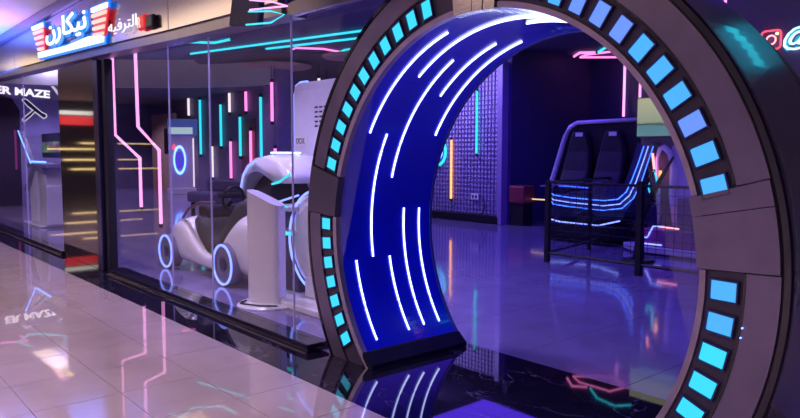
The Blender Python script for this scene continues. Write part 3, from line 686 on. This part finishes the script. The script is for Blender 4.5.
# canopy: a hooked shell in x-z, lofted over its width in y
prof = [(-.62, .98), (-.66, 1.12), (-.60, 1.30), (-.42, 1.46), (-.15, 1.56), (.2, 1.60), (.55, 1.52), (.8, 1.34), (.86, 1.22), (.70, 1.20), (.45, 1.22), (.30, 1.28), (.0, 1.38), (-.2, 1.37), (-.38, 1.29), (-.50, 1.12), (-.54, .98)]
for y, s in ((-.42, .80), (-.38, .93), (-.25, 1.0), (.0, 1.04), (.25, 1.0), (.38, .93), (.42, .80)):
    secs.append([(.1+(x-.1)*s, y, 1.25+(z-1.25)*s) for x, z in prof])
o = obj('canopy', loft(bm, secs), white, vp, smooth=True)
obj('rim_light', tube(B(), [(-.50, -.39, 1.02), (-.50, -.42, 1.12), (-.43, -.425, 1.28), (-.28, -.425, 1.42), (-.05, -.425, 1.50)], .018, 6), nbluew, vp)
obj('top_oval_light', tube(B(), [(.25+.20*math.cos(t*PI/12), -.12+.20*math.sin(t*PI/12), 1.615) for t in range(24)], .014, 6, True), glow('oval cyan white', (.5, .8, 1), 2.5), vp)
obj('side_slot_light', tube(B(), [(.38, -.42, 1.19), (.58, -.425, 1.22), (.80, -.40, 1.33)], .016, 6), ncyan, vp)
bm = B(); loft(bm, [[(x*s+dx, y*s, z) for x, y in ((-.2, -.24), (.16, -.24), (.22, 0), (.16, .24), (-.2, .24), (-.26, 0))] for z, s, dx in ((.35, 1.2, -.05), (.6, 1.3, -.05), (.85, 1.45, -.07), (1.1, 1.35, -.05), (1.28, 1.0, .0), (1.40, .6, .05))])
obj('seat', bm, blk2, vp, smooth=True, bevel=.02)
bm = B(); loft(bm, [sup(x, 0, hw, z0, z1, 16, .65) for x, hw, z0, z1 in ((-1.0, .2, .3, .7), (-.8, .38, .12, .86), (-.3, .45, .08, .74), (.3, .46, .08, .80), (.85, .42, .1, 1.05), (1.0, .3, .2, 1.1))])
obj('hull', bm, white, vp, smooth=True)
obj('floor_base', box(B(), -.7, .8, -.34, .34, 0, .12), white, vp, bevel=.02)
obj('hull_light', tube(B(), [(.1, -.46, .82), (.6, -.45, .96), (.95, -.36, 1.06)], .014, 6), nbluew, vp)

# white tower
tw = thing('white_tower_cabinet', 'tall white cabinet with rounded corner, vent holes and a dark badge, edged in blue light', 'cabinet', (-8.80, 6.02, 0), 0)
bm = B(); pts = []
for z0_, z1_ in ((0, 0),): pass
pts = [(-.46, 0), (.75, 0), (.75, 2.68)]
for k in range(7):
    a = math.radians(90+15*k); pts.append((-.30+.16*math.cos(a), 2.52+.16*math.sin(a)))
obj('body', prism(B(), pts, -.22, .22), whitem, tw, bevel=.012)
obj('edge_light', tube(B(), [(-.475, -.20, .4), (-.475, -.20, 2.52), (-.42, -.20, 2.65), (-.30, -.20, 2.695), (-.1, -.2, 2.695)], .016, 6), nbluew, tw)
for i in range(5):
    for j in range(3): obj('vent_slot', box(B(), .12+j*.12, .20+j*.12, -.226, -.221, 2.28-i*.07, 2.305-i*.07), blk, tw)
bd = obj('badge', box(B(), -.42, -.12, -.232, -.221, 1.72, 1.88), mat('badge cream', (.8, .76, .74), .4), tw)
text_mesh('OOX', .13, .002, blk, 'lettering', None, (0, 0, 0), (1, 0, 0), (0, 0, 1), width=.24).parent = bd
bd.children[0].location = (-.39, -.235, 1.755)

# round column with flared tan cap
co = thing('round_column', 'round violet column with a tan flared cap under the dark ceiling disc', 'column', (-15.1, 9.0, 0))
obj('shaft', lathe(B(), [(0, 0), (.36, 0), (.36, 3.75), (0, 3.75)], (0, 0, 0), 32), mat('column violet', (.22, .18, .36), .4, noise=.1), co, smooth=False)
obj('cap', lathe(B(), [(0, 3.66), (.38, 3.66), (.82, 3.74), (.84, 3.78), (0, 3.80)], (0, 0, 0), 40), tan, co)
obj('stem', lathe(B(), [(0, 3.78), (.3, 3.78), (.3, 3.85), (0, 3.85)], (0, 0, 0), 24), blk, co)
co2 = thing('dish_lamp', 'tan round ceiling lamp dish left of the portal', 'ceiling light', (-13.0, 9.6, 3.80))
obj('dish', lathe(B(), [(0, 0), (.55, 0), (.6, .06), (.3, .12), (0, .12)], (0, 0, 0), 36), tan, co2); obj('stem', tube(B(), [(0, 0, .1), (0, 0, .17)], .05), blk, co2)
# oval wall ring beside the column
o = neon('wall_oval', [(-21.3+.32*math.cos(t*PI/10)-.18*math.sin(t*PI/10), 12.64, 2.25+.42*math.sin(t*PI/10)) for t in range(20)], .02, glow('faint violet', (.5, .45, .9), .6), 'faint violet oval outline on the wall left of the column', None, True)

# ================================================================== FAR ARCADE
o = thing('wood_partition', 'tan wooden partition with a dark doorway window at the far left of the arcade', 'partition', (-30.2, 12.2, 0))
obj('board', box(B(), -1.35, 1.1, -.08, .08, 0, 3.35), wood, o); obj('window_slot', box(B(), .1, .55, -.095, -.081, 1.6, 2.7), blk, o)
o = thing('prize_machine', 'tall lilac game machine with blue lit marquee and round blue light, at the back left', 'arcade machine', (-26.2, 11.3, 0), math.radians(48)); o.scale = (.52, .52, 1)
obj('cabinet', box(B(), -1.0, 1.0, -.4, .4, .25, 2.3), mat('machine lilac', (.62, .56, .78), .4), o, bevel=.03)
obj('plinth', box(B(), -1.1, 1.1, -.55, .5, 0, .25), whitem, o, bevel=.02)
obj('marquee', box(B(), -1.0, 1.0, -.5, .4, 2.3, 2.95), mat('marquee blue', (.12, .14, .4), .4, emis=(.12, .2, .7), es=.3), o, bevel=.03)
obj('marquee_panel', box(B(), -.9, .9, -.52, -.51, 2.36, 2.62), mat('marquee picture', (.02, .02, .03), .4, emis=(.6, .8, .9), es=.7), o)
obj('round_light', tube(B(), [(-.15+.42*math.cos(t*PI/12), -.42, 1.35+.52*math.sin(t*PI/12)) for t in range(24)], .06, 6, True), nblue, o)
obj('dial', lathe(B(), [(0, -.02), (.34, -.02), (.34, .02), (0, .02)], (-.15, -.41, 1.35), 24, 'y'), mat('dial', (.15, .12, .7), .4, emis=(.1, .08, .8), es=.5), o)
obj('side_strip', box(B(), .86, .94, -.43, -.41, .3, 2.2), nwhite, o)
obj('red_knob', lathe(B(), [(0, -.04), (.1, -.04), (.1, .02), (0, .02)], (-.55, -.42, 1.85), 12, 'y'), nred, o)
o = thing('upholstered_bench', 'dark violet upholstered bench below the low light bars', 'bench', (-16.2, 8.0, 0), math.radians(10))
obj('seat', box(B(), -1.0, 1.0, -.4, .4, .35, .62), mat('bench violet', (.09, .07, .16), .5), o, bevel=.06); obj('backrest', box(B(), -1.0, 1.0, .22, .42, .62, .92), mat('bench violet', (.09, .07, .16), .5), o, bevel=.05)
for sx in (-.85, .85):
    for sy in (-.3, .3): obj('leg', box(B(), sx-.04, sx+.04, sy-.04, sy+.04, 0, .35), blk, o)
o = thing('round_stool', 'small dark round stool in front of the bench', 'stool', (-14.2, 7.2, 0))
obj('seat', lathe(B(), [(0, .62), (.26, .62), (.30, .66), (.28, .72), (0, .74)], (0, 0, 0), 28), blk2, o); obj('pole', tube(B(), [(0, 0, .02), (0, 0, .62)], .03), steel, o); obj('foot', lathe(B(), [(0, 0), (.22, 0), (.2, .03), (0, .03)], (0, 0, 0), 24), blk, o)

# grid display panel seen through the portal
gp = thing('grid_display_wall', 'tall lilac grid mesh display wall with neon tubes, seen through the portal', 'display panel', (0, 0, 0))
GX0, GX1, GYY = -12.75, -10.42, 12.0
obj('board', box(B(), GX0, GX1, GYY, GYY+.06, .18, 3.62), lilac, gp)
bm = B(); n = 0
x = GX0+.05
while x < GX1: box(bm, x-.009, x+.009, GYY-.03, GYY-.012, .18, 3.62); x += .105
z = .22
while z < 3.6: box(bm, GX0, GX1, GYY-.034, GYY-.014, z-.009, z+.009); z += .105
g_ = obj('wire_grid', bm, mat('wire violet dark', (.16, .12, .32), .5), gp); g_['kind'] = 'stuff'
obj('side_post', box(B(), GX1, GX1+.14, GYY-.12, GYY+.1, 0, 3.66), mat('post violet', (.30, .22, .50), .4), gp, bevel=.01)
obj('bottom_rail', box(B(), GX0, GX1+.05, GYY-.12, GYY+.1, 0, .18), blk, gp, bevel=.01)
ot = obj('power_outlet', box(B(), -11.28, -11.02, GYY-.07, GYY-.035, .52, .68), whitem, gp, bevel=.01)
obj('socket', box(B(), -11.22, -11.17, GYY-.075, GYY-.07, .57, .63), blk, ot); obj('socket', box(B(), -11.12, -11.07, GYY-.075, GYY-.07, .57, .63), blk, ot)
obj('cable', tube(B(), [(-11.03, GYY-.06, .60), (-10.88, GYY-.06, .56), (-10.82, GYY-.06, .36), (-10.92, GYY-.07, .20)], .012, 6), blk, gp)
neon('light_bar', [(-11.08, GYY-.09, 3.08), (-11.08, GYY-.09, 1.60)], .026, ncyan, 'cyan light bar upright on the grid display wall', 'light bars on the grid wall')
neon('light_bar', [(-11.91, GYY-.09, 1.96), (-11.91, GYY-.09, .50)], .026, norange, 'orange light bar upright on the grid display wall', 'light bars on the grid wall')
o = thing('ring_lamp', 'cyan ring lamp on the grid wall at the tunnel edge', 'lamp', (-12.38, GYY-.08, 1.66))
obj('light_ring', tube(B(), [(.26*math.cos(t*PI/14), 0, .32*math.sin(t*PI/14)) for t in range(28)], .035, 8, True), ncyan, o)
obj('inner_ring', tube(B(), [(.15*math.cos(t*PI/14), 0, .19*math.sin(t*PI/14)) for t in range(28)], .012, 6, True), nblue, o)
obj('disc', lathe(B(), [(0, .0), (.24, .0), (.24, .04), (0, .04)], (0, 0, 0), 28, 'y'), mat('ring disc', (.1, .2, .5), .4), o)
# back wall bars and floor strip
neon('light_bar', [(-9.25, 15.16, 3.93), (-9.25, 15.16, 2.50)], .03, npinkw, 'tall pink light bar behind the curved simulator', 'light bars on the back wall')
neon('light_bar', [(-8.83, 15.16, 3.93), (-8.83, 15.16, 2.6)], .03, npinkw, 'second pink light bar, beside the monitor', 'light bars on the back wall')
neon('floor_strip_light', [(-10.05, 12.3, .60), (-8.9, 12.3, .60)], .014, glow('dim amber', (1, .6, .25), 1.2), 'thin amber strip light left of the curved simulator')
o = thing('red_seat_box', 'small dark red upholstered box beside the grid wall', 'stool', (-9.95, 12.2, 0))
obj('seat', box(B(), -.22, .22, -.2, .2, .5, .9), mat('dark red vinyl', (.22, .02, .05), .5), o, bevel=.04); obj('base', box(B(), -.18, .18, -.16, .16, 0, .5), blk, o)

# ================================================================== SIMULATOR behind the fence
sm = thing('curved_simulator', 'black two-seat motion simulator in a white curved frame with blue light bands', 'arcade machine', (-7.3, 11.05, 0))
# frame polygon in local x-z (leaning back at left)
fr = [(-.92, 1.0), (-.90, 1.12), (-.62, 1.95), (-.52, 2.12), (-.36, 2.19), (.88, 2.21)]
obj('back_panel', prism(B(), [(-.90, .95), (-.86, 1.1), (-.58, 1.93), (-.48, 2.08), (-.34, 2.15), (.90, 2.17), (.86, 1.2), (.6, .8)], -.02, .06), blk, sm)
obj('white_frame', tube(B(), [(x, -.06, z) for x, z in [(-.86, .62), (-.96, .75), (-.97, .95)]+fr], [.05, .06, .065, .06, .055, .05, .045, .04, .035], 10), white, sm, smooth=True)
for sx in (-.28, .42):
    s_ = obj('seat_back', loft(B(), [[(sx+x*s, -.10+y*.6-dy, z) for x, y in ((-.26, -.1), (.26, -.1), (.30, .1), (-.30, .1))] for z, s, dy in ((.95, 1.0, .25), (1.3, 1.05, .08), (1.65, .9, 0), (1.95, .6, 0), (2.02, .45, 0))]), blk2, sm, bevel=.03)
    obj('headrest_logo', box(B(), sx-.02, sx+.13, -.205, -.19, 1.93, 2.0), mat('grey label', (.45, .4, .6), .4, emis=(.3, .25, .6), es=.15), s_)
    obj('seat_base', box(B(), sx-.30, sx+.30, -.27, -.02, .80, 1.0), blk2, sm, bevel=.05)
obj('safety_bar', tube(B(), [(-.85, -.5, 1.0), (-.2, -.55, 1.06), (.5, -.55, 1.10)], .018), mat('violet steel', (.3, .25, .5), .3, .5), sm)
obj('tub', loft(B(), [[(x, y, z) for x, y in ((-.9+q, -.28+q/2), (.6, -.28+q/2), (.8-q, -.2), (.8-q, .25), (-.9+q, .25))] for z, q in ((.38, .14), (.50, .05), (.72, .0), (.86, .02))]), mat('tub navy', (.03, .03, .12), .3, coat=.4), sm, bevel=.02)
for q, dz, m_ in ((0, 0, nbluem), (.08, .09, nbluew), (.17, .17, nbluem)):
    obj('light_band', tube(B(), [(-.70+q*.3, -.44, .90-dz), (-.58, -.46, .84-dz), (-.2, -.47, .81-dz), (.50, -.47, .79-dz), (.78+q*.5, -.47, .83-dz*.9), (.93+q*.8, -.46, .96-dz*.6), (1.02+q, -.45, 1.16-dz*.3), (1.12+q, -.43, 1.45), (1.21+q, -.42, 1.74)], .010, 6), m_, sm)
obj('band_fairing', loft(B(), [[(x, y, z) for x, y in ((a_, -.40), (b_, -.40), (b_, -.1), (a_, -.1))] for a_, b_, z in ((-.6, .9, .62), (-.85, 1.02, .8), (.85, 1.12, 1.1), (1.0, 1.26, 1.5), (1.08, 1.34, 1.80))]), mat('tub navy', (.03, .03, .12), .3, coat=.4), sm)
obj('seat_glow', tube(B(), [(-.5, -.43, 1.02), (.2, -.43, 1.0)], .012, 6), glow('deep blue', (.03, .08, 1), 3), sm)
obj('base_plate', prism(B(), [(-.62, -.6), (.7, -.6), (.85, -.3), (.8, .5), (-.6, .5), (-.72, -.1)], .10, .34, 'xy'), blk, sm, bevel=.02)
obj('base_light', tube(B(), [(-.52, -.62, .40), (-.3, -.63, .37), (.5, -.63, .36), (.85, -.5, .46)], .014, 6), nbluew, sm)
obj('floor_plinth', box(B(), -.7, .5, -.4, .4, 0, .10), blk, sm)
obj('pedestal', lathe(B(), [(0, .34), (.3, .34), (.25, .5), (0, .5)], (0, -.1, 0), 20), blk, sm)

# right-hand shooting simulator with monitor
rs = thing('shooting_simulator', 'white shooting simulator with pink and blue neon arches and cyan lit deck', 'arcade machine', (-5.6, 10.4, 0))
obj('deck', prism(B(), [(-.70, .02), (-.35, -.28), (1.6, -.28), (1.6, .7), (-.12, .7)], .03, .13, 'xy'), mat('deck white', (.6, .55, .75), .3), rs, bevel=.02)
obj('deck_top', prism(B(), [(-.22, -.2), (1.5, -.2), (1.5, .6), (-.12, .6)], .13, .42, 'xy'), mat('deck magenta', (.35, .06, .30), .35), rs, bevel=.02)
obj('deck_light', tube(B(), [(-.24, -.22, .17), (.12, -.22, .17)], .012, 6), nbluew, rs)
obj('deck_light', tube(B(), [(-.23, -.22, .27), (-.13, -.22, .27), (-.03, -.22, .46), (.15, -.22, .47)], .012, 6), nbluew, rs)
obj('deck_light', tube(B(), [(-.0, -.1, .45), (.35, -.12, .44)], .012, 6), glow('neon coral', (1, .30, .30), 2.2), rs)
obj('arch_shell', tube(B(), [(-.20, .26, .45), (-.22, .26, 1.0), (-.26, .26, 1.5), (-.22, .26, 1.70), (-.12, .22, 1.72), (0.0, .22, 1.62), (.06, .22, 1.36), (.06, .22, .95), (.12, .22, .45)], [.03, .035, .04, .04, .05, .06, .07, .07, .06], 10), white, rs, smooth=True)
obj('side_panel', prism(B(), [(.08, .42), (.7, .42), (.7, 1.75), (.30, 1.80), (.0, 1.74), (.12, 1.4)], .24, .32), lilac, rs, bevel=.02)
obj('arch_light', tube(B(), [(-.28, .14, 1.62), (-.24, .14, 1.36)], .022, 6), glow('neon coral', (1, .30, .30), 2.2), rs)
obj('arch_light', tube(B(), [(-.13, .13, 1.34), (-.12, .13, 1.17)], .03, 6), norange, rs)
obj('arch_light', tube(B(), [(-.20, .12, 1.56), (-.18, .12, 1.0)], .012, 6), npink, rs)
obj('oval_light', tube(B(), [(-.24+.07*math.cos(t*PI/10), .10, 1.12+.20*math.sin(t*PI/10)) for t in range(20)], .016, 6, True), ncyan, rs)
obj('inner_wall', prism(B(), [(-.22, .45), (.1, .45), (.02, 1.6), (-.3, 1.6)], .26, .32), mat('dark plum', (.08, .02, .10), .4), rs)
obj('cabinet_box', box(B(), .30, .62, -.12, .16, .42, .92), mat('plum box', (.22, .09, .22), .5), rs, bevel=.02)
mo = obj('monitor', box(B(), -.56, .30, .10, .16, 1.86, 2.54), blk, rs, bevel=.01)
scr = mat('race screen', (.02, .02, .02), .3); nt = scr.node_tree; b_ = nt.nodes['Principled BSDF']
tc_ = nt.nodes.new('ShaderNodeTexCoord'); sp_ = nt.nodes.new('ShaderNodeSeparateXYZ'); nt.links.new(tc_.outputs['Generated'], sp_.inputs[0])
nz = nt.nodes.new('ShaderNodeTexNoise'); nz.inputs['Scale'].default_value = 6; nt.links.new(tc_.outputs['Generated'], nz.inputs['Vector'])
ad = nt.nodes.new('ShaderNodeMath'); ad.operation = 'MULTIPLY_ADD'; ad.inputs[1].default_value = .12; nt.links.new(nz.outputs[0], ad.inputs[0]); nt.links.new(sp_.outputs['Z'], ad.inputs[2])
rp = nt.nodes.new('ShaderNodeValToRGB'); rp.color_ramp.interpolation = 'LINEAR'
els = rp.color_ramp.elements; els[0].position = .0; els[0].color = (.10, .28, .34, 1); els[1].position = 1; els[1].color = (.50, .50, .30, 1)
for p_, c_ in ((.33, (.10, .25, .25, 1)), (.37, (.03, .05, .05, 1)), (.42, (.30, .38, .24, 1)), (.7, (.42, .46, .28, 1))):
    e_ = els.new(p_); e_.color = c_
nt.links.new(ad.outputs[0], rp.inputs[0]); nt.links.new(rp.outputs[0], b_.inputs['Emission Color']); b_.inputs['Emission Strength'].default_value = .9
obj('display', box(B(), -.545, .285, .093, .099, 1.90, 2.52), scr, mo)
obj('monitor_stand', tube(B(), [(.15, .18, 1.9), (.2, .26, 1.72)], .04), blk, rs)
# mounted blaster leaning on the fence side
gn = thing('mounted_blaster', 'black toy blaster on a stand between the simulators, pointing up', 'toy gun', (-5.42, 9.4, 0))
obj('stand', tube(B(), [(0, 0, 0), (.03, 0, .75)], [.09, .04]), blk, gn)
obj('barrel', tube(B(), [(-.08, 0, .45), (.16, 0, .93), (.28, 0, 1.19), (.50, 0, 1.57)], [.05, .06, .035, .018]), blk, gn)
obj('grip', tube(B(), [(.1, -.02, 1.0), (.22, -.02, .85)], .03), blk, gn); obj('scope', tube(B(), [(.08, -.02, 1.12), (.2, -.02, 1.35)], .03), blk, gn)
obj('foot_plate', lathe(B(), [(0, 0), (.24, 0), (.22, .04), (0, .04)], (0, 0, 0), 20), blk, gn)

# ================================================================== FENCE
fe = thing('mesh_barrier', 'black metal barrier with wire mesh infill around the simulators', 'barrier')
def post(x, y, h, r=.035): obj('post', box(B(), x-r, x+r, y-r, y+r, 0, h), blk, fe, bevel=.005)
post(-6.27, 8.3, 1.22); post(-4.78, 8.3, 1.25, .04); post(-3.0, 8.3, 1.22)
post(-6.62, 9.9, 1.2, .025); post(-6.95, 11.45, 1.2, .025)
def rail(p, q, z, r=.022): obj('rail', tube(B(), [(*p, z), (*q, z)], r, 6), blk, fe)
SEG = [((-6.27, 8.3), (-4.78, 8.3)), ((-4.78, 8.3), (-3.0, 8.3)), ((-6.27, 8.3), (-6.95, 11.45))]
for p, q in SEG:
    rail(p, q, 1.19); rail(p, q, .14)
    bm = B(); L_ = math.dist(p, q); n = int(L_/.115)
    for i in range(1, n):
        f = i/n; x, y = p[0]+(q[0]-p[0])*f, p[1]+(q[1]-p[1])*f; tube(bm, [(x, y, .14), (x, y, 1.19)], .0035, 3)
    for i in range(1, 9):
        z = .14+1.05*i/9; tube(bm, [(*p, z), (*q, z)], .0035, 3)
    o = obj('wire_mesh', bm, blk, fe); o['kind'] = 'stuff'
